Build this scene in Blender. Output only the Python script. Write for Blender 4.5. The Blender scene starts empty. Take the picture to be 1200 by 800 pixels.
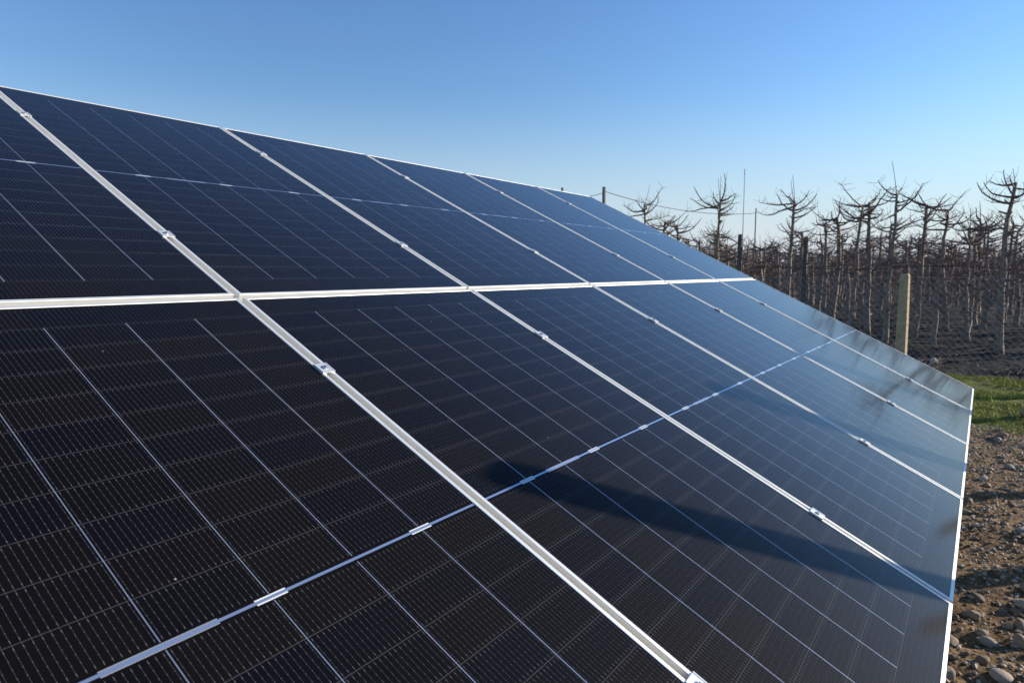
import bpy, bmesh, math, random
import numpy as np
from mathutils import Vector, Matrix

random.seed(7)
R = math.radians
sc = bpy.context.scene
COL = sc.collection

# ------------------------------------------------------------------ camera, sky, sun, exposure
cam_d = bpy.data.cameras.new('camera')
cam = bpy.data.objects.new('camera', cam_d)
COL.objects.link(cam)
sc.camera = cam
_rx = Vector((0.572445, -0.819943, 0.000420))
_dn = Vector((-0.084969, -0.059830, -0.994586))
_fw = Vector((0.815529, 0.569310, -0.103919))
cam.matrix_world = Matrix(((_rx.x, -_dn.x, -_fw.x, -1.24), (_rx.y, -_dn.y, -_fw.y, -0.0203),
                           (_rx.z, -_dn.z, -_fw.z, 1.6612), (0, 0, 0, 1)))
cam_d.sensor_fit = 'HORIZONTAL'
cam_d.sensor_width = 36
cam_d.lens = 23.71
cam_d.clip_start = .05
cam_d.clip_end = 3000
cam_d.dof.use_dof = True
cam_d.dof.focus_distance = 2.3
cam_d.dof.aperture_fstop = 7.0

SUN_AZ = R(-42.3)      # towards the sun, measured from +X
SUN_EL = R(18.0)
sdir = Vector((math.cos(SUN_AZ) * math.cos(SUN_EL), math.sin(SUN_AZ) * math.cos(SUN_EL), math.sin(SUN_EL)))
w = bpy.data.worlds.new('World')
sc.world = w
w.use_nodes = True
nt = w.node_tree
bg = nt.nodes['Background']
sky = nt.nodes.new('ShaderNodeTexSky')
sky.sky_type = 'NISHITA'
sky.sun_disc = False
sky.sun_elevation = SUN_EL
sky.sun_rotation = math.atan2(sdir.x, sdir.y)
sky.altitude = 100
sky.air_density = 1.5
sky.dust_density = 0.0
sky.ozone_density = 3.5
gam = nt.nodes.new('ShaderNodeGamma')          # clear winter air: deeper overhead, paler low down
gam.inputs[1].default_value = 1.198
tint = nt.nodes.new('ShaderNodeMix')
tint.data_type = 'RGBA'
tint.blend_type = 'MULTIPLY'
tint.inputs[0].default_value = 1
tint.inputs[7].default_value = (.520, .595, .781, 1)
nt.links.new(sky.outputs[0], gam.inputs[0])
nt.links.new(gam.outputs[0], tint.inputs[6])
wtc = nt.nodes.new('ShaderNodeTexCoord')          # pale horizon haze mixed into the sky colour
wsx = nt.nodes.new('ShaderNodeSeparateXYZ')
wmr = nt.nodes.new('ShaderNodeMapRange')
wmr.interpolation_type = 'SMOOTHSTEP'
wmr.inputs['From Min'].default_value = -.06
wmr.inputs['From Max'].default_value = .26
wmr.inputs['To Min'].default_value = .95
wmr.inputs['To Max'].default_value = 0
pale = nt.nodes.new('ShaderNodeMix')
pale.data_type = 'RGBA'
pale.inputs[7].default_value = (3.5, 4.0, 5.0, 1)
nt.links.new(wtc.outputs['Generated'], wsx.inputs[0])
nt.links.new(wsx.outputs[2], wmr.inputs['Value'])
nt.links.new(wmr.outputs[0], pale.inputs[0])
nt.links.new(tint.outputs[2], pale.inputs[6])
nt.links.new(pale.outputs[2], bg.inputs[0])
bg.inputs[1].default_value = 0.13
sd = bpy.data.lights.new('sun', 'SUN')
sd.energy = 5.0
sd.angle = R(.42)
sd.color = (1, .92, .80)
sun = bpy.data.objects.new('sun', sd)
COL.objects.link(sun)
sun.rotation_euler = sdir.to_track_quat('Z', 'Y').to_euler()
vs = sc.view_settings
vs.view_transform = 'Standard'
vs.look = 'None'
vs.gamma = 1
vs.use_curve_mapping = False
vs.exposure = 0.46


# ------------------------------------------------------------------ helpers
def tag(o, label=None, cat=None, group=None, kind=None):
    for k, v in (('label', label), ('category', cat), ('group', group), ('kind', kind)):
        if v:
            o[k] = v
    return o


def empty(name, loc, rot=(0, 0, 0)):
    o = bpy.data.objects.new(name, None)
    o.empty_display_size = .2
    o.location = loc
    o.rotation_euler = rot
    COL.objects.link(o)
    return o


def link(name, me, parent=None, loc=None):
    o = bpy.data.objects.new(name, me)
    COL.objects.link(o)
    if parent:
        o.parent = parent
    if loc:
        o.location = loc
    return o


def mesh_np(name, v, f4=None, f3=None, mat=None, smooth=False):
    """mesh from numpy vertices with quads and / or triangles"""
    me = bpy.data.meshes.new(name)
    f4 = np.zeros((0, 4), int) if f4 is None or len(f4) == 0 else np.asarray(f4, int)
    f3 = np.zeros((0, 3), int) if f3 is None or len(f3) == 0 else np.asarray(f3, int)
    v = np.asarray(v, np.float32)
    me.vertices.add(len(v))
    me.vertices.foreach_set('co', v.ravel())
    loops = np.concatenate([f4.ravel(), f3.ravel()]).astype(np.int32)
    me.loops.add(len(loops))
    me.loops.foreach_set('vertex_index', loops)
    me.polygons.add(len(f4) + len(f3))
    st = np.concatenate([np.arange(len(f4)) * 4, len(f4) * 4 + np.arange(len(f3)) * 3]).astype(np.int32)
    me.polygons.foreach_set('loop_start', st)
    me.update(calc_edges=True)
    me.validate()
    me.polygons.foreach_set('use_smooth', np.full(len(me.polygons), smooth))
    if mat:
        me.materials.append(mat)
    return me


class MB:
    """collects tubes and boxes for ONE mesh"""

    def __init__(s):
        s.v, s.q, s.t, s.n = [], [], [], 0

    def tube(s, pts, rad, sides=6, cap=True, rough=0, rng=None):
        pts = np.asarray(pts, float)
        n = len(pts)
        rad = np.broadcast_to(np.asarray(rad, float), (n,))
        d = np.gradient(pts, axis=0)
        d /= np.linalg.norm(d, axis=1)[:, None] + 1e-9
        ref = np.array([0, 0, 1.]) if abs(d[:, 2]).mean() < .8 else np.array([1., 0, 0])
        a = np.cross(d, ref)
        a /= np.linalg.norm(a, axis=1)[:, None] + 1e-9
        b = np.cross(d, a)
        th = np.arange(sides) / sides * 2 * np.pi
        rr = rad[:, None] * np.ones(sides)
        if rough:
            rr = rr * (1 + rng.normal(0, rough, rr.shape))
        ring = pts[:, None, :] + rr[..., None] * (np.cos(th)[None, :, None] * a[:, None, :] + np.sin(th)[None, :, None] * b[:, None, :])
        s.v.append(ring.reshape(-1, 3))
        i = np.arange(n - 1)[:, None] * sides
        j = np.arange(sides)[None, :]
        k = (j + 1) % sides
        q = np.stack([i + j, i + k, i + sides + k, i + sides + j], -1).reshape(-1, 4) + s.n
        s.q.append(q)
        if cap:
            e = s.n + (n - 1) * sides
            for m in range(1, sides - 1):
                s.t.append([[e, e + m, e + m + 1], [s.n, s.n + m + 1, s.n + m]])
        s.n += n * sides

    def box(s, lo, hi, M=None):
        x0, y0, z0 = lo
        x1, y1, z1 = hi
        v = np.array([(x0, y0, z0), (x1, y0, z0), (x1, y1, z0), (x0, y1, z0), (x0, y0, z1), (x1, y0, z1), (x1, y1, z1), (x0, y1, z1)], float)
        if M is not None:
            v = v @ np.asarray(M)[:3, :3].T + np.asarray(M)[:3, 3]
        s.v.append(v)
        s.q.append(np.array([(0, 3, 2, 1), (4, 5, 6, 7), (0, 1, 5, 4), (1, 2, 6, 5), (2, 3, 7, 6), (3, 0, 4, 7)]) + s.n)
        s.n += 8

    def add(s, v, f3):
        s.v.append(v)
        s.t.append(np.asarray(f3) + s.n)
        s.n += len(v)

    def mesh(s, name, mat, smooth=False):
        t = np.concatenate([np.asarray(x).reshape(-1, 3) for x in s.t]) if s.t else None
        q = np.concatenate(s.q) if s.q else None
        return mesh_np(name, np.concatenate(s.v), q, t, mat, smooth)


def bevel(me, wd, seg=1):
    bm = bmesh.new()
    bm.from_mesh(me)
    bmesh.ops.bevel(bm, geom=list(bm.edges), offset=wd, segments=seg, affect='EDGES', profile=.5)
    bm.to_mesh(me)
    bm.free()
    return me


class NT:
    """tiny node-tree writer"""

    def __init__(s, name):
        s.m = bpy.data.materials.new(name)
        s.m.use_nodes = True
        s.t = s.m.node_tree
        s.b = s.t.nodes['Principled BSDF']

    def n(s, typ, **kw):
        n = s.t.nodes.new(typ)
        for k, v in kw.items():
            setattr(n, k, v)
        return n

    def put(s, sock, v):
        if hasattr(v, 'is_output') or isinstance(v, bpy.types.NodeSocket):
            s.t.links.new(v, sock)
        else:
            sock.default_value = v

    def math(s, op, a, b=None, c=None):
        n = s.n('ShaderNodeMath', operation=op)
        s.put(n.inputs[0], a)
        if b is not None:
            s.put(n.inputs[1], b)
        if c is not None:
            s.put(n.inputs[2], c)
        return n.outputs[0]

    def coord(s, which='Object'):
        return s.n('ShaderNodeTexCoord').outputs[which]

    def noise(s, scale, vec=None, detail=4, rough=.55, out=0):
        n = s.n('ShaderNodeTexNoise')
        n.inputs['Scale'].default_value = scale
        n.inputs['Detail'].default_value = detail
        n.inputs['Roughness'].default_value = rough
        if vec is not None:
            s.t.links.new(vec, n.inputs['Vector'])
        return n.outputs[out]

    def ramp(s, fac, stops):
        n = s.n('ShaderNodeValToRGB')
        e = n.color_ramp.elements
        while len(e) < len(stops):
            e.new(.5)
        for k, (p, c) in zip(e, stops):
            k.position = p
            k.color = (*c, 1) if len(c) == 3 else c
        s.put(n.inputs[0], fac)
        return n.outputs[0]

    def mix(s, fac, a, b, typ='MIX'):
        n = s.n('ShaderNodeMix', data_type='RGBA', blend_type=typ)
        s.put(n.inputs[0], fac)
        for i, v in ((6, a), (7, b)):
            if isinstance(v, tuple):
                v = (*v, 1) if len(v) == 3 else v
            s.put(n.inputs[i], v)
        return n.outputs[2]

    def bump(s, h, strength=.3, dist=.01):
        n = s.n('ShaderNodeBump')
        n.inputs['Strength'].default_value = strength
        n.inputs['Distance'].default_value = dist
        s.put(n.inputs['Height'], h)
        s.t.links.new(n.outputs[0], s.b.inputs['Normal'])

    def set(s, **kw):
        for k, v in kw.items():
            s.put(s.b.inputs[k.replace('_', ' ')], v)
        return s.m


# ------------------------------------------------------------------ materials
def mat_alu(name, base=(.78, .78, .77), rough=.42, metal=.75):
    t = NT(name)
    c = t.coord()
    n1 = t.noise(9, c, 5)
    n2 = t.noise(160, c, 2)
    col = t.mix(t.math('MULTIPLY', n1, .35), (*base, 1), (base[0] * .72, base[1] * .7, base[2] * .66, 1))
    t.set(Base_Color=col, Metallic=metal, Roughness=t.math('ADD', rough - .08, t.math('MULTIPLY', n1, .2)))
    t.bump(n2, .05, .001)
    return t.m


M_ALU = mat_alu('anodised aluminium', (.86, .85, .80), .5, .55)
M_CLAMP = mat_alu('clamp aluminium', (.85, .85, .83), .4, .55)
M_STEEL = mat_alu('galvanised steel', (.5, .51, .52), .45, .9)


def mat_glass():
    t = NT('photovoltaic cells under glass')
    c = t.coord()
    sp = t.n('ShaderNodeSeparateXYZ')
    t.t.links.new(c, sp.inputs[0])
    u, v = sp.outputs[0], sp.outputs[1]
    mt = t.math

    def near(x, pitch, wd):     # 1 inside a stripe of width wd about every multiple of pitch
        d = mt('ABSOLUTE', mt('SUBTRACT', mt('FLOORED_MODULO', mt('ADD', x, pitch / 2), pitch), pitch / 2))
        return mt('LESS_THAN', d, wd / 2)

    def mul(*a):
        r = a[0]
        for b in a[1:]:
            r = mt('MULTIPLY', r, b)
        return r

    du = mt('SUBTRACT', u, .567)
    adu = mt('ABSOLUTE', du)
    dvc = mt('ABSOLUTE', mt('SUBTRACT', v, 1.047))
    dv = mt('SUBTRACT', dvc, .008)
    inner = mul(mt('LESS_THAN', dv, .929), mt('GREATER_THAN', dv, 0.0))
    rows_any = mul(mt('LESS_THAN', dv, 1.02), mt('GREATER_THAN', dv, 0.002))
    ucell = mt('LESS_THAN', adu, .5535)
    # gaps between the columns of cells: a reflective ribbon
    gapA = mul(near(du, .185, .0016), mt('LESS_THAN', adu, .45), inner)
    # thin gaps between half cells
    gapB = mul(near(dv, .0929, .0013), mt('GREATER_THAN', dv, .04), mt('LESS_THAN', dv, .95), ucell)
    # bus wires, sixteen to a cell, with solder pads
    ub = mt('SUBTRACT', du, .0058)
    wire = mul(near(ub, .01156, .00036), rows_any, ucell)
    padu = near(ub, .01156, .0009)
    pads = mul(padu, near(mt('ADD', dv, .0077), .01548, .0017), rows_any, ucell)
    ends = mul(near(ub, .01156, .0008), near(dv, .0929, .020), mt('SUBTRACT', 1.0, near(dv, .0929, .009)), inner, ucell)
    # half-module cross connector
    strip = mul(mt('LESS_THAN', dvc, .0030), ucell)

    def at(cu, half, hv0, hv1):
        return mul(mt('LESS_THAN', mt('ABSOLUTE', mt('SUBTRACT', u, cu)), half), mt('LESS_THAN', dvc, hv1), mt('GREATER_THAN', dvc, hv0))
    tabs = at(.197, .030, .0031, .0060)
    for cu in (.567, .937):
        tabs = mt('MAXIMUM', tabs, at(cu, .030, .0031, .0060))
    longtab = at(.382, .088, .0, .0044)
    tabs = mt('MAXIMUM', tabs, mt('MULTIPLY', at(.382, .088, .0044, .0056), .45))
    # colour of the cells: per-cell lot differences
    idu = mt('FLOOR', mt('DIVIDE', u, .185))
    idv = mt('FLOOR', mt('DIVIDE', dv, .0929))
    cmb = t.n('ShaderNodeCombineXYZ')
    t.put(cmb.inputs[0], idu)
    t.put(cmb.inputs[1], mt('ADD', idv, mt('MULTIPLY', mt('GREATER_THAN', v, 1.047), 20.0)))
    oi = t.n('ShaderNodeObjectInfo')
    t.put(cmb.inputs[2], mt('MULTIPLY', oi.outputs['Random'], 50.0))
    wn = t.n('ShaderNodeTexWhiteNoise', noise_dimensions='3D')
    t.t.links.new(cmb.outputs[0], wn.inputs['Vector'])
    cell = t.ramp(wn.outputs['Value'], [(0, (.0012, .0015, .0042)), (.5, (.0022, .0020, .0034)), (1, (.0036, .0028, .0028))])
    # dust film, heavier in soft patches and along the lower rim
    dn = t.noise(2.1, c, 6, .6)
    fine = t.noise(55, c, 3, .6)
    lowrim = mt('SMOOTH_MIN', mt('DIVIDE', .012, mt('ADD', v, .01)), .8, .2)
    dust = mt('MULTIPLY', mt('ADD', mt('MULTIPLY', mt('ADD', dn, fine), .5), mt('MULTIPLY', lowrim, .5)), .0075)
    col = t.mix(dust, cell, (.42, .38, .33))
    col = t.mix(mt('MULTIPLY', gapB, .2), col, (.26, .26, .27))
    col = t.mix(mt('MULTIPLY', wire, .17), col, (.5, .49, .47))
    col = t.mix(mt('MULTIPLY', mt('MAXIMUM', pads, ends), .17), col, (.62, .61, .58))
    metal = mt('MULTIPLY', mt('MAXIMUM', mt('MAXIMUM', gapA, strip), longtab), .75)
    col = t.mix(metal, col, (.80, .85, .92))
    col = t.mix(mt('MAXIMUM', strip, longtab), col, (.46, .54, .66))
    col = t.mix(tabs, col, (.7, .7, .68))
    # specks of dirt
    vo = t.n('ShaderNodeTexVoronoi')
    vo.inputs['Scale'].default_value = 11
    vo.inputs['Randomness'].default_value = 1
    t.t.links.new(c, vo.inputs['Vector'])
    wn2 = t.n('ShaderNodeTexWhiteNoise')
    t.t.links.new(vo.outputs['Position'], wn2.inputs['Vector'])
    speck = mul(mt('LESS_THAN', vo.outputs['Distance'], .022), mt('GREATER_THAN', wn2.outputs['Value'], .72))
    col = t.mix(mt('MULTIPLY', speck, .6), col, (.5, .47, .42))
    # anti-reflective coating: works best near square-on, fades at grazing angles
    lw = t.n('ShaderNodeLayerWeight')
    mr = t.n('ShaderNodeMapRange')
    mr.interpolation_type = 'SMOOTHSTEP'
    for nm_, v_ in (('From Min', .38), ('From Max', .80), ('To Min', .12), ('To Max', 1.0)):
        mr.inputs[nm_].default_value = v_
    t.t.links.new(lw.outputs['Facing'], mr.inputs['Value'])
    arc = mr.outputs[0]
    t.set(Base_Color=col, Metallic=metal, Roughness=t.mix(metal, (.62, .62, .62), (.17, .17, .17)), Coat_Weight=arc,
          Coat_Roughness=mt('ADD', .055, mt('MULTIPLY', dn, .06)), Coat_IOR=1.25)
    t.b.inputs['Specular IOR Level'].default_value = .04
    return t.m


M_GLASS = mat_glass()


def mat_bark(name, c0, c1, c2, scale=1.0):
    t = NT(name)
    c = t.coord()
    mp = t.n('ShaderNodeMapping')
    mp.inputs['Scale'].default_value = (1, 1, .3)
    t.t.links.new(c, mp.inputs[0])
    n1 = t.noise(38 * scale, mp.outputs[0], 6, .65)
    n2 = t.noise(5, c, 3)
    col = t.ramp(n1, [(.3, c0), (.52, c1), (.72, c2)])
    col = t.mix(t.math('MULTIPLY', n2, .5), col, (c1[0] * .8, c1[1] * .75, c1[2] * .7))
    t.set(Base_Color=col, Roughness=.9)
    t.bump(n1, .8, .012)
    return t.m


M_BARK = mat_bark('apple bark', (.06, .045, .036), (.25, .195, .15), (.52, .44, .34))
M_TWIG = mat_bark('bare twigs', (.09, .058, .044), (.19, .125, .094), (.36, .27, .21))
M_FAR = mat_bark('far bare twigs', (.10, .065, .05), (.19, .125, .098), (.29, .21, .17))


def mat_concrete():
    t = NT('weathered concrete')
    c = t.coord()
    n1 = t.noise(14, c, 6)
    n2 = t.noise(90, c, 3)
    col = t.ramp(n1, [(.3, (.30, .225, .135)), (.6, (.45, .35, .21)), (.8, (.54, .43, .27))])
    t.set(Base_Color=col, Roughness=.9)
    t.bump(n2, .4, .004)
    return t.m


M_CONC = mat_concrete()


def mat_simple(name, col, rough=.7, metal=0):
    t = NT(name)
    n1 = t.noise(30, t.coord(), 4)
    c = t.mix(n1, (col[0] * .8, col[1] * .8, col[2] * .8), (col[0] * 1.15, col[1] * 1.15, col[2] * 1.15))
    t.set(Base_Color=c, Roughness=rough, Metallic=metal)
    return t.m


M_WIRE = mat_simple('galvanised wire', (.44, .43, .41), .5, .3)
M_HOSE = mat_simple('black plastic hose', (.03, .028, .027), .5)
M_CABLE = mat_simple('dark cable', (.05, .05, .055), .6)
M_POLEH = mat_simple('weathered brown hose', (.06, .045, .04), .7)
M_POLE = mat_simple('grey pole', (.22, .21, .20), .8)
M_MAST = mat_simple('thin grey mast', (.40, .40, .40), .6, .3)


def mat_stone(name, island):
    t = NT(name)
    if island:
        r = t.n('ShaderNodeNewGeometry').outputs['Random Per Island']
    else:
        r = t.n('ShaderNodeObjectInfo').outputs['Random']
    c = t.coord()
    n1 = t.noise(45 if island else 2.6, c, 6, .65)
    col = t.ramp(r, [(0, (.13, .08, .043)), (.25, (.24, .15, .075)), (.45, (.34, .235, .135)), (.6, (.30, .25, .20)), (.8, (.44, .34, .23)), (1, (.60, .52, .42))])
    col = t.mix(t.math('MULTIPLY', n1, .7), col, t.mix(.6, col, (.11, .075, .045)))
    t.set(Base_Color=col, Roughness=.72)
    t.bump(t.noise(140 if island else 9, c, 5), .3, .002 if island else .06)
    return t.m


M_GRAVEL = mat_stone('loose gravel', True)
M_COBBLE = mat_stone('river cobble', False)


def mat_ground():
    t = NT('earth')
    c = t.coord()
    sp = t.n('ShaderNodeSeparateXYZ')
    t.t.links.new(c, sp.inputs[0])
    x = sp.outputs[0]
    n1 = t.noise(1.3, c, 7, .62)
    n2 = t.noise(24, c, 6, .65)
    n3 = t.noise(7, c, 5, .6)
    soil = t.ramp(n2, [(.32, (.075, .042, .019)), (.5, (.20, .12, .055)), (.68, (.42, .275, .14))])
    moss = t.ramp(n3, [(.34, (.06, .052, .022)), (.5, (.13, .15, .022)), (.7, (.22, .21, .035))])
    dark = t.ramp(n2, [(.3, (.007, .006, .0055)), (.55, (.013, .010, .0085)), (.8, (.035, .026, .02))])  # dark orchard soil, its near-black tones also holding the trees' shade
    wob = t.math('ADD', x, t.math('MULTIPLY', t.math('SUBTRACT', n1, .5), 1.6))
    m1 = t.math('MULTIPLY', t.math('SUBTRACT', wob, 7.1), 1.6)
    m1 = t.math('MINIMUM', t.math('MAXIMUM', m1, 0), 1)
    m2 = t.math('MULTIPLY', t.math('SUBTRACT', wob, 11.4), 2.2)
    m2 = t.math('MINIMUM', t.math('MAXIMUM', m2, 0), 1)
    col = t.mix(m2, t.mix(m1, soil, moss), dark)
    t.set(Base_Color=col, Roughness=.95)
    t.b.inputs['Specular IOR Level'].default_value = .2
    t.bump(t.math('ADD', n2, t.math('MULTIPLY', n3, .8)), .9, .05)
    return t.m


M_GROUND = mat_ground()


def mat_grass():
    t = NT('short winter grass')
    r = t.n('ShaderNodeNewGeometry').outputs['Random Per Island']
    col = t.ramp(r, [(0, (.10, .13, .016)), (.4, (.28, .29, .026)), (.8, (.44, .38, .05)), (1, (.42, .33, .10))])
    t.set(Base_Color=col, Roughness=.7)
    t.b.inputs['Specular IOR Level'].default_value = .2
    return t.m


M_GRASS = mat_grass()

# ------------------------------------------------------------------ ground: one sheet to the horizon
rng = np.random.default_rng(11)


def vnoise(x, y, seed):
    """smooth value noise on numpy arrays"""
    g = np.random.default_rng(seed).random((257, 257))
    xi, yi = np.floor(x).astype(int), np.floor(y).astype(int)
    fx, fy = x - xi, y - yi
    fx = fx * fx * (3 - 2 * fx)
    fy = fy * fy * (3 - 2 * fy)
    a = g[xi % 256, yi % 256]
    b = g[(xi + 1) % 256, yi % 256]
    c = g[xi % 256, (yi + 1) % 256]
    d = g[(xi + 1) % 256, (yi + 1) % 256]
    return (a * (1 - fx) + b * fx) * (1 - fy) + (c * (1 - fx) + d * fx) * fy - .5


def ground_z(x, y):
    x = np.asarray(x, float)
    y = np.asarray(y, float)
    near = np.clip(1 - np.abs(x - 5) / 40, 0, 1)
    z = .05 * vnoise(x * .7, y * .7, 1) + .035 * vnoise(x * 2.3, y * 2.3, 2) + .028 * vnoise(x * 6.5, y * 6.5, 3) + .026 * vnoise(x * 12, y * 12, 4)
    clod = np.clip((x - 11.3) / 1.0, 0, 1) * (.10 * vnoise(x * 1.6, y * .8, 5) + .05 * vnoise(x * 4, y * 4, 6))
    return (z + clod) * near


def axis(lo, hi, step, far):
    a = list(np.arange(lo, hi + 1e-6, step))
    s, p, q = step, a[0], a[-1]
    while q < far:
        s *= 1.35
        q += s
        a.append(q)
    s = step
    while p > -far:
        s *= 1.35
        p -= s
        a.insert(0, p)
    return np.array(a)


gx = axis(-.5, 24, .045, 900)
gy = axis(-1.8, 4, .045, 900)
GX, GY = np.meshgrid(gx, gy, indexing='ij')
GV = np.stack([GX, GY, ground_z(GX, GY)], -1).reshape(-1, 3)
nx, ny = len(gx), len(gy)
ii = (np.arange(nx - 1)[:, None] * ny + np.arange(ny - 1)[None, :]).ravel()
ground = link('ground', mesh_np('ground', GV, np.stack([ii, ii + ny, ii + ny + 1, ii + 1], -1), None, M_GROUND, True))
tag(ground, kind='structure')

# ------------------------------------------------------------------ solar array
TILT = R(26.3)
EDGE_Z = .65
PW, PH, GAP = 1.134, 2.094, .020
PITCH = PW + GAP
SU = Vector((1, 0, 0))
SV = Vector((0, math.cos(TILT), math.sin(TILT)))
SN = Vector((0, -math.sin(TILT), math.cos(TILT)))


def on_plane(u, v, n=0.0):
    return Vector((0, 0, EDGE_Z)) + SU * u + SV * v + SN * n


def frame_mesh():
    """hollow rim with a lip: outer wall, flat top lip, inner step down to the glass"""
    bm = bmesh.new()
    lip, dep = .0115, .034

    def ring(o, z):
        return [bm.verts.new(p) for p in ((o, o, z), (PW - o, o, z), (PW - o, PH - o, z), (o, PH - o, z))]
    rs = [ring(0, -dep), ring(0, -.0008), ring(.0008, 0), ring(lip - .0008, 0), ring(lip, -.0008), ring(lip, -dep + .002), ring(.03, -dep + .002), ring(.03, -dep)]
    rs.append(rs[0])
    for a, b in zip(rs[:-1], rs[1:]):
        for k in range(4):
            bm.faces.new((a[k], a[(k + 1) % 4], b[(k + 1) % 4], b[k]))
    bmesh.ops.recalc_face_normals(bm, faces=bm.faces)
    me = bpy.data.meshes.new('panel_frame')
    bm.to_mesh(me)
    bm.free()
    me.materials.append(M_ALU)
    return me


ME_FRAME = frame_mesh()
mb = MB()
mb.box((.0112, .0112, -.0055), (PW - .0112, PH - .0112, -.0018))
ME_GLASS = mb.mesh('panel_glass', M_GLASS)
mb = MB()
mb.box((PW / 2 - .06, PH / 2 - .02, -.024), (PW / 2 + .06, PH / 2 + .02, -.0058))
ME_JBOX = mb.mesh('junction_box', M_HOSE)

COLS = {-1: 'nearest column at the left of the photo', 0: 'second column from the left', 1: 'third column from the left',
        2: 'fourth column from the left', 3: 'fifth column from the left', 4: 'farthest column beside the orchard'}
for ci in range(-1, 5):
    for ri in (0, 1):
        p = empty('solar_panel', on_plane(ci * PITCH + GAP / 2, ri * (PH + GAP)),
                  (TILT + R(random.uniform(-.05, .05)), R(random.uniform(-.06, .06)), 0))
        row = 'upper' if ri else 'lower'
        tag(p, f'black silver-framed solar panel in the {row} row, {COLS[ci]}', 'solar panel', 'solar panels of the tilted array')
        link('frame', ME_FRAME, p)
        link('cell_glass', ME_GLASS, p)
        link('junction_box', ME_JBOX, p)

# mid clamps across the seams
mb = MB()
mb.box((-.0215, -.023, .0012), (.0215, .023, .0040))
mb.box((-.0090, -.023, -.030), (-.0072, .023, .0012))
mb.box((.0072, -.023, -.030), (.0090, .023, .0012))
mb.box((-.0215, -.023, .0040), (-.0185, .023, .0052))
mb.box((.0185, -.023, .0040), (.0215, .023, .0052))
ME_PLATE = mb.mesh('clamp_plate', M_CLAMP)
mb = MB()
mb.tube([(0, 0, .0041), (0, 0, .0085)], [.0066, .0062], 12)
mb.tube([(0, 0, .0041), (0, 0, .0052)], [.0095, .0095], 16)
ME_BOLT = mb.mesh('clamp_bolt', M_STEEL)
mb = MB()
mb.tube([(0, 0, .0085), (0, 0, .0088)], [.0034, .0034], 6)
ME_SOCK = mb.mesh('bolt_socket', M_HOSE)  # black disc on the bolt head, its colour standing for the hollow's shade
SEAMS = {0: 'first', 1: 'second', 2: 'third', 3: 'fourth', 4: 'fifth'}
for si in range(0, 5):
    for k, (v, nm) in enumerate(((.45, 'lowest'), (1.672, 'second lowest'), (PH + GAP + .452, 'second highest'), (PH + GAP + 1.66, 'highest'))):
        dvj = random.uniform(-.012, .012)
        e = empty('panel_clamp', on_plane(si * PITCH, v + dvj), (TILT, 0, 0))
        tag(e, f'small silver bolted clamp, {nm} on the {SEAMS[si]} sloping panel seam from the left', 'clamp', 'clamps holding the panels down')
        link('clamp_plate', ME_PLATE, e)
        b = link('bolt', ME_BOLT, e)
        link('socket', ME_SOCK, b)

# rack under the panels
rack = empty('mounting_rack', (2.3, 1.9, 0))
tag(rack, 'grey steel rack carrying the tilted solar panels from below', 'mounting rack')
Minv = Matrix.Translation((-2.3, -1.9, 0))
U0, U1 = -PITCH - .02, 5 * PITCH + .0
for v in (.45, 1.672, PH + GAP + .452, PH + GAP + 1.66):
    mb = MB()
    Mx = Minv @ Matrix.Translation(on_plane(0, v)) @ Matrix.Rotation(TILT, 4, 'X')
    mb.box((U0, -.022, -.0785), (U1 - .01, .022, -.0345), Mx)
    link('rail', mb.mesh('rail', M_STEEL), rack)
for k in range(4):
    u = -.6 + k * 1.95
    mb = MB()
    Mx = Minv @ Matrix.Translation(on_plane(u, 0)) @ Matrix.Rotation(TILT, 4, 'X')
    mb.box((-.03, .25, -.15), (.03, 3.95, -.079), Mx)
    link('rafter', mb.mesh('rafter', M_STEEL), rack)
    for v in (.62, 3.2):
        top = on_plane(u, v, -.13)
        mb = MB()
        mb.box((u - .065, top.y - .035, -.3), (u - .031, top.y + .035, top.z + .05), Minv)
        link('leg', mb.mesh('leg', M_STEEL), rack)


# ------------------------------------------------------------------ concrete posts
def post_mesh(h, wd, top_taper=.85, below=.3):
    me = bpy.data.meshes.new('post')
    bm = bmesh.new()
    levels = [(-below, wd), (h * .5, wd * .98), (h - .03, wd * top_taper), (h, wd * top_taper * .78)]
    prev = None
    for z, s in levels:
        s /= 2
        r = [bm.verts.new(p) for p in ((-s, -s, z), (s, -s, z), (s, s, z), (-s, s, z))]
        if prev:
            for k in range(4):
                bm.faces.new((prev[k], prev[(k + 1) % 4], r[(k + 1) % 4], r[k]))
        else:
            bm.faces.new(r[::-1])
        prev = r
    bm.faces.new(prev)
    bmesh.ops.bevel(bm, geom=list(bm.edges), offset=.008, segments=2, affect='EDGES')
    bm.to_mesh(me)
    bm.free()
    me.materials.append(M_CONC)
    return me


FX = 11.5                     # chain-link fence line beyond the far end of the array
ME_FPOST = post_mesh(1.64, .15)
FPOSTS = [(1.05, 'square tan fence post standing upright in front of the orchard trees', R(-9)),
          (3.8, 'concrete fence post hidden behind the far end of the panels', R(4)),
          (-2.0, 'concrete corner post of the fence just outside the right edge', R(12))]
for y, lab, rz in FPOSTS:
    o = link('fence_post', ME_FPOST, None, (FX + .1, y, float(ground_z(FX, y))))
    o.rotation_euler = (R(random.uniform(-.6, .6)), R(random.uniform(-.6, .6)), rz)
    tag(o, lab, 'fence post', 'concrete posts of the orchard fence')

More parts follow.
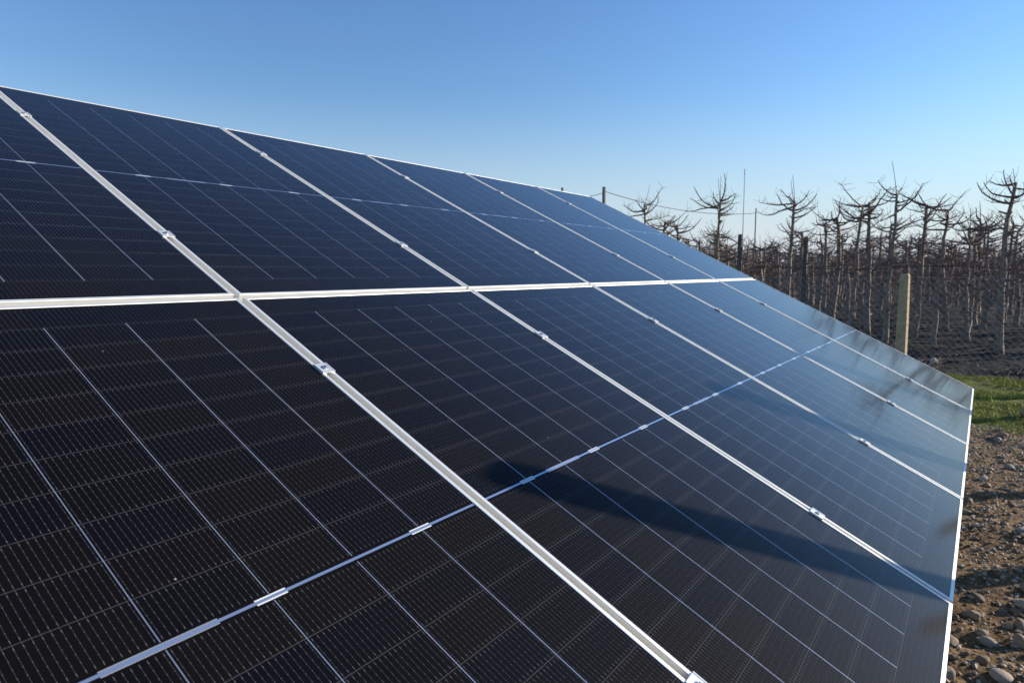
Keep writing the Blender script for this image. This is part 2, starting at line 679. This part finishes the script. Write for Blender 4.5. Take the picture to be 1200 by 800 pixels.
# the posts along the right side whose shadows cross the panels
PY = -2.0
PXS = [x - (PY - 0) / math.tan(SUN_AZ) * -1 for x in (1.25, 2.905, 4.56, 7.85)]
ME_SPOST = post_mesh(2.58, .125, .97)
for k, px in enumerate(PXS):
    o = link('boundary_post', ME_SPOST, None, (px, PY, float(ground_z(px, PY))))
    o.rotation_euler = (0, 0, SUN_AZ + R(8))
    tag(o, 'concrete boundary post in a row right of the array, outside the photo', 'fence post', 'boundary posts right of the array')

# chain-link mesh with its tension wires
Y0, Y1, ZT = -2.0, 9.2, 1.56
mb = MB()
dia = .11
n = int((Y1 - Y0 + ZT) / dia)
for k in range(-int(ZT / dia) - 1, n):
    for sgn in (1, -1):
        # wire runs y = c + sgn * z
        c = Y0 + k * dia + (0 if sgn == 1 else ZT)
        ya, yb, za, zb = c + sgn * .04, c + sgn * ZT, .04, ZT
        lo, hi = Y0, Y1
        pts = []
        for z in np.linspace(za, zb, 5):
            y = c + sgn * z
            if lo <= y <= hi:
                pts.append((FX + .012 * math.sin(y * 2.1) + (.002 if sgn == 1 else -.002), y, z))
        if len(pts) >= 2:
            mb.tube(pts, .0022 if sgn == 1 else .0011, 3, False)  # one diagonal made thinner to imitate how light catches the wires
fence = link('chain_link_fence', mb.mesh('chain_link_fence', M_WIRE))
tag(fence, 'see-through chain-link fence between the mossy grass and the orchard', 'fence')
for z in (.05, .8, 1.56):
    mb = MB()
    mb.tube([(FX - .01, y, z - .012 * math.sin((y - Y0) / 2.6 * math.pi) ** 2) for y in np.linspace(Y0, Y1, 30)], .002, 4)
    link('tension_wire', mb.mesh('tension_wire', M_WIRE), fence)


# ------------------------------------------------------------------ bare orchard trees
def branch_path(p, d, length, nseg, up, rg, wig=.10):
    pts = [np.array(p, float)]
    d = np.array(d, float)
    d /= np.linalg.norm(d)
    for k in range(nseg):
        d = d + np.array([rg.normal(0, wig), rg.normal(0, wig), rg.normal(0, wig) + up])
        d /= np.linalg.norm(d)
        pts.append(pts[-1] + d * length / nseg)
    return np.array(pts)


def build_tree(seed, H, lean=(0, 0), rbase=.062, detail=1.0, crown=True):
    rg = np.random.default_rng(seed)
    tr, br = MB(), MB()
    nz = 11
    zs = np.linspace(-.15, H, nz)
    wob = np.cumsum(rg.normal(0, .022, (nz, 2)), 0)
    tp = np.stack([wob[:, 0] + lean[0] * zs, wob[:, 1] + lean[1] * zs, zs], 1)
    tp -= np.array([tp[0, 0], tp[0, 1], 0])
    rbase *= .92
    rad = np.interp(zs, [-.15, .1, .5, H * .6, H], [rbase * 1.5, rbase * 1.12, rbase, rbase * .72, rbase * .42])
    tr.tube(tp, rad, 8, True, .12, rg)
    for _ in range(26):      # knobs and cut spurs
        zk = rg.uniform(.4, H - .1)
        ak = rg.uniform(0, 6.283)
        q = np.array([np.interp(zk, zs, tp[:, 0]), np.interp(zk, zs, tp[:, 1]), zk])
        lk = rg.uniform(.07, .2)
        kp = branch_path(q, (math.cos(ak), math.sin(ak), rg.uniform(0, .8)), lk, 2, .1, rg, .1)
        tr.tube(kp, np.array([1.3, 1, .75]) * rg.uniform(.012, .024), 5, True, .1, rg)

    def trunk_at(z):
        return np.array([np.interp(z, zs, tp[:, 0]), np.interp(z, zs, tp[:, 1]), z])

    def twigs(pts, cnt, ln, r):
        for _ in range(cnt):
            k = rg.uniform(.2, 1) * (len(pts) - 1)
            i = min(int(k), len(pts) - 2)
            q = pts[i] + (pts[i + 1] - pts[i]) * (k - i)
            a = rg.uniform(0, 6.283)
            d = np.array([math.cos(a), math.sin(a), rg.uniform(-.2, 1.4)])
            l = ln * rg.uniform(.35, 1.3)
            tpth = branch_path(q, d, l, 3, .12, rg, .16)
            br.tube(tpth, np.linspace(r, r * .45, 4), 3, False)
    if crown:      # the pruned umbrella of arms at the head
        na = rg.integers(7, 12)
        a0 = rg.uniform(0, 6.28)
        for k in range(na):
            a = a0 + k / na * 6.283 + rg.normal(0, .3)
            z = H - rg.uniform(0, .5) ** 1.3
            ln = rg.uniform(.35, 1.0)
            pth = branch_path(trunk_at(z), (math.cos(a), math.sin(a), rg.uniform(-.3, .2)), ln, 7, rg.uniform(.07, .2), rg, .15)
            r = rg.uniform(.018, .030)
            br.tube(pth, np.linspace(r, .006, 8), 5, False, .08, rg)
            twigs(pth, int(7 * detail), .26, .005)
        for _ in range(rg.integers(0, 3)):      # a water shoot
            q = trunk_at(H - .05)
            pth = branch_path(q, (rg.normal(0, .15), rg.normal(0, .15), 1), rg.uniform(.3, .8), 4, .05, rg, .04)
            br.tube(pth, np.linspace(.008, .004, 5), 4, False)
    # side limbs down the trunk
    z = H - .5
    while z > .55:
        for _ in range(rg.integers(1, 4)):
            a = rg.uniform(0, 6.283)
            zz = z + rg.uniform(-.12, .12)
            ln = rg.uniform(.3, .95)
            pth = branch_path(trunk_at(zz), (math.cos(a), math.sin(a), rg.uniform(-.25, .5)), ln, 5, rg.uniform(-.02, .12), rg, .15)
            r = rg.uniform(.010, .022)
            br.tube(pth, np.linspace(r, .005, 6), 4, False, .08, rg)
            twigs(pth, int(9 * detail), .30, .0046)
        z -= rg.uniform(.17, .36)
    return tr.mesh('trunk', M_BARK, True), br.mesh('crown', M_TWIG, False)


def plant(meshes, x, y, rz, s, label, group):
    t = empty('orchard_tree', (x, y, float(ground_z(x, y))), (0, 0, rz))
    t.scale = (s, s, s)
    tag(t, label, 'tree', group)
    link('trunk', meshes[0], t)
    link('crown', meshes[1], t)
    return t


FRONT = [  # x, y, height, lean x, lean y, base radius, label
    (15.6, -.34, 3.42, .01, -.03, .075, 'tallest bare tree in front at the right edge, wide tangled arms on top'),
    (16.8, .87, 3.02, .03, -.06, .065, 'bare tree with bent trunk, right of the concrete fence post'),
    (16.2, 1.80, 3.34, -.01, -.05, .068, 'tall bare tree with flat spread top, just left of the concrete fence post'),
    (17.0, 2.72, 3.16, .02, -.06, .062, 'bare leaning tree between the flat-topped tree and the pair to its left'),
    (16.6, 4.06, 3.36, .0, -.02, .075, 'dark thick bare tree with long curved arms, right of the thin mast'),
    (16.4, 5.85, 3.48, .0, -.02, .06, 'slim bare tree with a small open top, left of the thin mast'),
    (16.4, 7.83, 3.50, .0, .02, .06, 'leftmost bare treetop showing over the edge of the panels'),
    (18.0, .20, 2.66, .02, .03, .055, 'shorter bare tree with forked top, left of the tallest one at the right edge'),
]
for i, (x, y, h, lx, ly, rb, lab) in enumerate(FRONT):
    plant(build_tree(100 + i, h, (lx, ly), rb, 1.2), x, y, 0, 1, lab, 'bare trees of the front orchard row')

PROTO = [build_tree(200 + i, hh, (random.uniform(-.03, .03), random.uniform(-.03, .03)), random.uniform(.066, .088), .7)
         for i, hh in enumerate((3.0, 2.7, 3.2, 2.5, 2.9, 2.6, 3.1, 2.3))]
rg = np.random.default_rng(5)
for k in range(10):
    X = 18.9 + k * 2.9
    ytop = (X + 1.24) * .56 + 1.5
    y = (-9.0 if k < 4 else -3.0) + rg.uniform(0, .6)
    while y < ytop:
        plant(PROTO[rg.integers(0, 8)], X + rg.normal(0, .2), y, rg.uniform(0, 6.28), rg.uniform(.84, 1.08),
              'thin bare orchard tree in the crowded rows behind the front row', 'bare trees of the rear orchard rows')
        y += rg.uniform(.8, 1.25)

# the orchard beyond, one mass
low = []
for i in range(4):
    r2 = np.random.default_rng(300 + i)
    m_ = MB()
    H = r2.uniform(2.5, 3.1)
    m_.tube([(0, 0, -.1), (r2.normal(0, .06), r2.normal(0, .06), H * .5), (r2.normal(0, .1), r2.normal(0, .1), H)], [.06, .05, .025], 4, False)
    for _ in range(60):
        a = r2.uniform(0, 6.283)
        z = r2.uniform(.6, H)
        pth = branch_path((0, 0, z), (math.cos(a), math.sin(a), r2.uniform(-.2, .9)), r2.uniform(.4, 1.0), 2, .1, r2, .2)
        m_.tube(pth, [.012, .009, .006], 3, False)
    low.append((np.concatenate(m_.v), np.concatenate(m_.q)))
V, Q, off = [], [], 0
for _ in range(620):
    X = rg.uniform(47, 105)
    Y = rg.uniform(-6, (X + 1.2) * .62 + 3)
    v, q = low[rg.integers(0, 4)]
    a = rg.uniform(0, 6.28)
    Rz = np.array([[math.cos(a), -math.sin(a), 0], [math.sin(a), math.cos(a), 0], [0, 0, 1]])
    V.append(v @ Rz.T * rg.uniform(.85, 1.1) + (X, Y, 0))
    Q.append(q + off)
    off += len(v)
far = link('distant_orchard', mesh_np('distant_orchard', np.concatenate(V), np.concatenate(Q), None, M_FAR))
tag(far, 'brown mass of bare orchard trees far behind the nearer rows', 'orchard', kind='stuff')

# hoses and posts of the front rows
mb = MB()
mb.tube([(16.25 + .05 * math.sin(y * 1.3), y, 1.74 + .04 * math.sin(y * 1.9) - .02 * y * .2) for y in np.linspace(-4, 10.5, 40)], .009, 6)
tag(link('irrigation_hose', mb.mesh('irrigation_hose', M_POLEH)), 'dark hose strung level along the trunks of the front tree row', 'hose')
M_OPOST = mat_bark('weathered wooden post', (.07, .055, .042), (.12, .10, .08), (.20, .165, .125), .6)
ME_OPOST = post_mesh(2.55, .10, .95)
ME_OPOST.materials.clear()
ME_OPOST.materials.append(M_OPOST)
for x, y, lab in ((15.8, 4.99, 'dark square post rising above the panel edge under the thin mast'),
                  (18.0, 3.92, 'dark square post among the trees, right of the thick dark tree')):
    o = link('orchard_post', ME_OPOST, None, (x, y, float(ground_z(x, y))))
    o.rotation_euler = (0, 0, R(-8))
    tag(o, lab, 'post', 'square posts between the orchard trees')

# mast and the cable line
mast = empty('thin_mast', (30, 9.07, 0))
tag(mast, 'very thin pale mast rising high above the bare trees', 'mast')
mb = MB()
mb.tube([(0, 0, -.2), (.01, 0, 3), (.02, .01, 6.0)], [.026, .022, .018], 8)
link('pole', mb.mesh('mast_pole', M_MAST), mast)
mb = MB()
mb.tube([(.02, .01, 5.95), (.02, .01, 6.2)], [.026, .024], 8)
link('tip', mb.mesh('mast_tip', M_MAST), mast)

POLES = [(44, 26.87, 7.98, .10, 'tip of a grey pole just clearing the upper edge of the panels'),
         (50, 26.41, 8.61, .15, 'grey pole carrying the cable, standing behind the panels\' far corner'),
         (70, 19.47, 8.0, .06, 'faint far pole at the end of the cable, behind the trees')]
tops = []
for x, y, h, r_, lab in POLES:
    mb = MB()
    mb.tube([(0, 0, -.3), (0, 0, h * .5), (0, 0, h)], [r_ * 1.25, r_ * 1.1, r_], 8)
    o = link('utility_pole', mb.mesh('utility_pole', M_POLE), None, (x, y, 0))
    tag(o, lab, 'pole', 'poles carrying the cable')
    tops.append(np.array((x, y, h)))
for a, b, da, db, sag, lab in ((tops[0], tops[1], -.55, -.45, .25, 'short dark cable between the two poles over the panels'),
                               (tops[1], tops[2], -.35, -.5, .7, 'long dark cable sloping down over the bare treetops')):
    a = a + (0, 0, da)
    b = b + (0, 0, db)
    mb = MB()
    mb.tube([a + (b - a) * s - np.array((0, 0, sag * 4 * s * (1 - s))) for s in np.linspace(0, 1, 20)], .028, 5)
    tag(link('overhead_cable', mb.mesh('overhead_cable', M_CABLE)), lab, 'cable')


# ------------------------------------------------------------------ stones, gravel, grass, prunings
def ico(sub):
    bm = bmesh.new()
    bmesh.ops.create_icosphere(bm, subdivisions=sub, radius=1)
    v = np.array([x.co[:] for x in bm.verts])
    f = np.array([[x.index for x in p.verts] for p in bm.faces])
    bm.free()
    return v, f


def pebble(seed, sub, amp=.07):
    r2 = np.random.default_rng(seed)
    v, f = ico(sub)
    s = np.array([1, r2.uniform(.62, .95), r2.uniform(.42, .7)])
    k = r2.normal(0, 1, (4, 3))
    d = 1 + sum(amp * np.sin(v @ kk * 2.1 + i) for i, kk in enumerate(k))
    return v * d[:, None] * s, f


def rot3(r2, flat=.35):
    a, b, c = r2.uniform(0, 6.28), r2.normal(0, flat), r2.normal(0, flat)
    return np.array((Matrix.Rotation(a, 3, 'Z') @ Matrix.Rotation(b, 3, 'X') @ Matrix.Rotation(c, 3, 'Y')))


rg = np.random.default_rng(21)
PEB = [pebble(i, 1, .13) for i in range(8)]
NG = 11000
V, F, off = [], [], 0
gxs = 1.2 + 6.6 * rg.random(NG) ** 1.1
gys = -1.2 + 1.6 * rg.random(NG)
gzs = ground_z(gxs, gys)
for i in range(NG):
    v, f = PEB[i % 8]
    s = .0045 + .010 * rg.random() ** 2.2 + (.008 * rg.random() if rg.random() < .15 else 0)
    V.append(v @ rot3(rg).T * s + (gxs[i], gys[i], gzs[i] + s * .15))
    F.append(f + off)
    off += len(v)
gr = link('gravel', mesh_np('gravel', np.concatenate(V), None, np.concatenate(F), M_GRAVEL, False))
tag(gr, 'small loose gravel scattered over the brown soil beside the panels', 'gravel', kind='stuff')

CME = [mesh_np('cobble', *[(lambda vf: (vf[0], None, vf[1]))(pebble(50 + i, 3))][0], M_COBBLE, True) for i in range(9)]
placed = []
tries = 0
while len(placed) < 290 and tries < 20000:
    tries += 1
    x = 1.75 + 5.4 * rg.random() ** 2.1
    y = rg.uniform(-.95, .15)
    big = .7 if x < 3.0 else .25
    s = rg.uniform(.012, .025) if rg.random() > big else rg.uniform(.025, .046)
    if any((x - a) ** 2 + (y - b) ** 2 < (.82 * (s + c)) ** 2 for a, b, c in placed):
        continue
    placed.append((x, y, s))
    o = link('cobble', CME[rg.integers(0, 9)], None, (x, y, float(ground_z(x, y)) + s * .22))
    o.rotation_euler = (rg.normal(0, .25), rg.normal(0, .25), rg.uniform(0, 6.28))
    o.scale = (s, s, s)
    tag(o, 'rounded river cobble lying on the soil beside the panels\' lower edge', 'stone', 'river cobbles on the soil')

# two odd stones
o = link('boulder', mesh_np('boulder', *[(lambda vf: (vf[0], None, vf[1]))(pebble(77, 3))][0], M_COBBLE, True), None, (8.5, -.57, .03))
o.scale = (.16, .13, .13)
tag(o, 'dark grey boulder lying on the mossy grass at the right edge', 'boulder')
o = link('pale_stone', mesh_np('pale_stone', *[(lambda vf: (vf[0], None, vf[1]))(pebble(78, 3))][0], M_COBBLE, True), None, (13.0, .65, .05))
o.scale = (.1, .08, .09)
tag(o, 'single pale stone on the dark soil just behind the fence', 'stone')

# grass blades
NB = 26000
bx = 7.0 + 4.7 * rg.random(NB)
by = -2.2 + 4.0 * rg.random(NB)
keep = (vnoise(bx * 2.2, by * 2.2, 9) + .5 * vnoise(bx * 6, by * 6, 10) + np.clip((bx - 7.6) * .8, -.6, .2)) > .02
bx, by = bx[keep], by[keep]
bz = ground_z(bx, by) - .004
nb = len(bx)
hh = rg.uniform(.02, .062, nb)
aa = rg.uniform(0, 6.283, nb)
wd = rg.uniform(.0025, .0055, nb)
lx, ly = rg.normal(0, .03, nb), rg.normal(0, .03, nb)
P = np.stack([bx, by, bz], -1)
S = np.stack([np.cos(aa), np.sin(aa), 0 * aa], -1) * wd[:, None]
L = np.stack([lx, ly, hh], -1)
GVt = np.stack([P - S, P + S, P + L * .6 - S * .7, P + L * .6 + S * .7, P + L * np.array([1.6, 1.6, 1])], 1).reshape(-1, 3)
b0 = np.arange(nb) * 5
gq = np.stack([b0, b0 + 1, b0 + 3, b0 + 2], -1)
gt = np.stack([b0 + 2, b0 + 3, b0 + 4], -1)
gs = link('grass', mesh_np('grass', GVt, gq, gt, M_GRASS))
tag(gs, 'short yellow-green winter grass in front of the fence', 'grass', kind='stuff')

# prunings on the orchard floor
mb = MB()
for _ in range(900):
    x = 11.9 + 14 * rg.random() ** 1.4
    y = rg.uniform(-3, .56 * x + 1)
    a = rg.uniform(0, 6.28)
    pth = branch_path((x, y, float(ground_z(x, y)) + rg.uniform(.01, .1)), (math.cos(a), math.sin(a), rg.uniform(-.05, .3)), rg.uniform(.2, .7), 3, -.02, rg, .15)
    mb.tube(pth, np.linspace(.008, .004, 4), 3, False)
pr = link('prunings', mb.mesh('prunings', M_TWIG))
tag(pr, 'cut twigs littering the dark orchard soil between the trunks', 'twigs', kind='stuff')
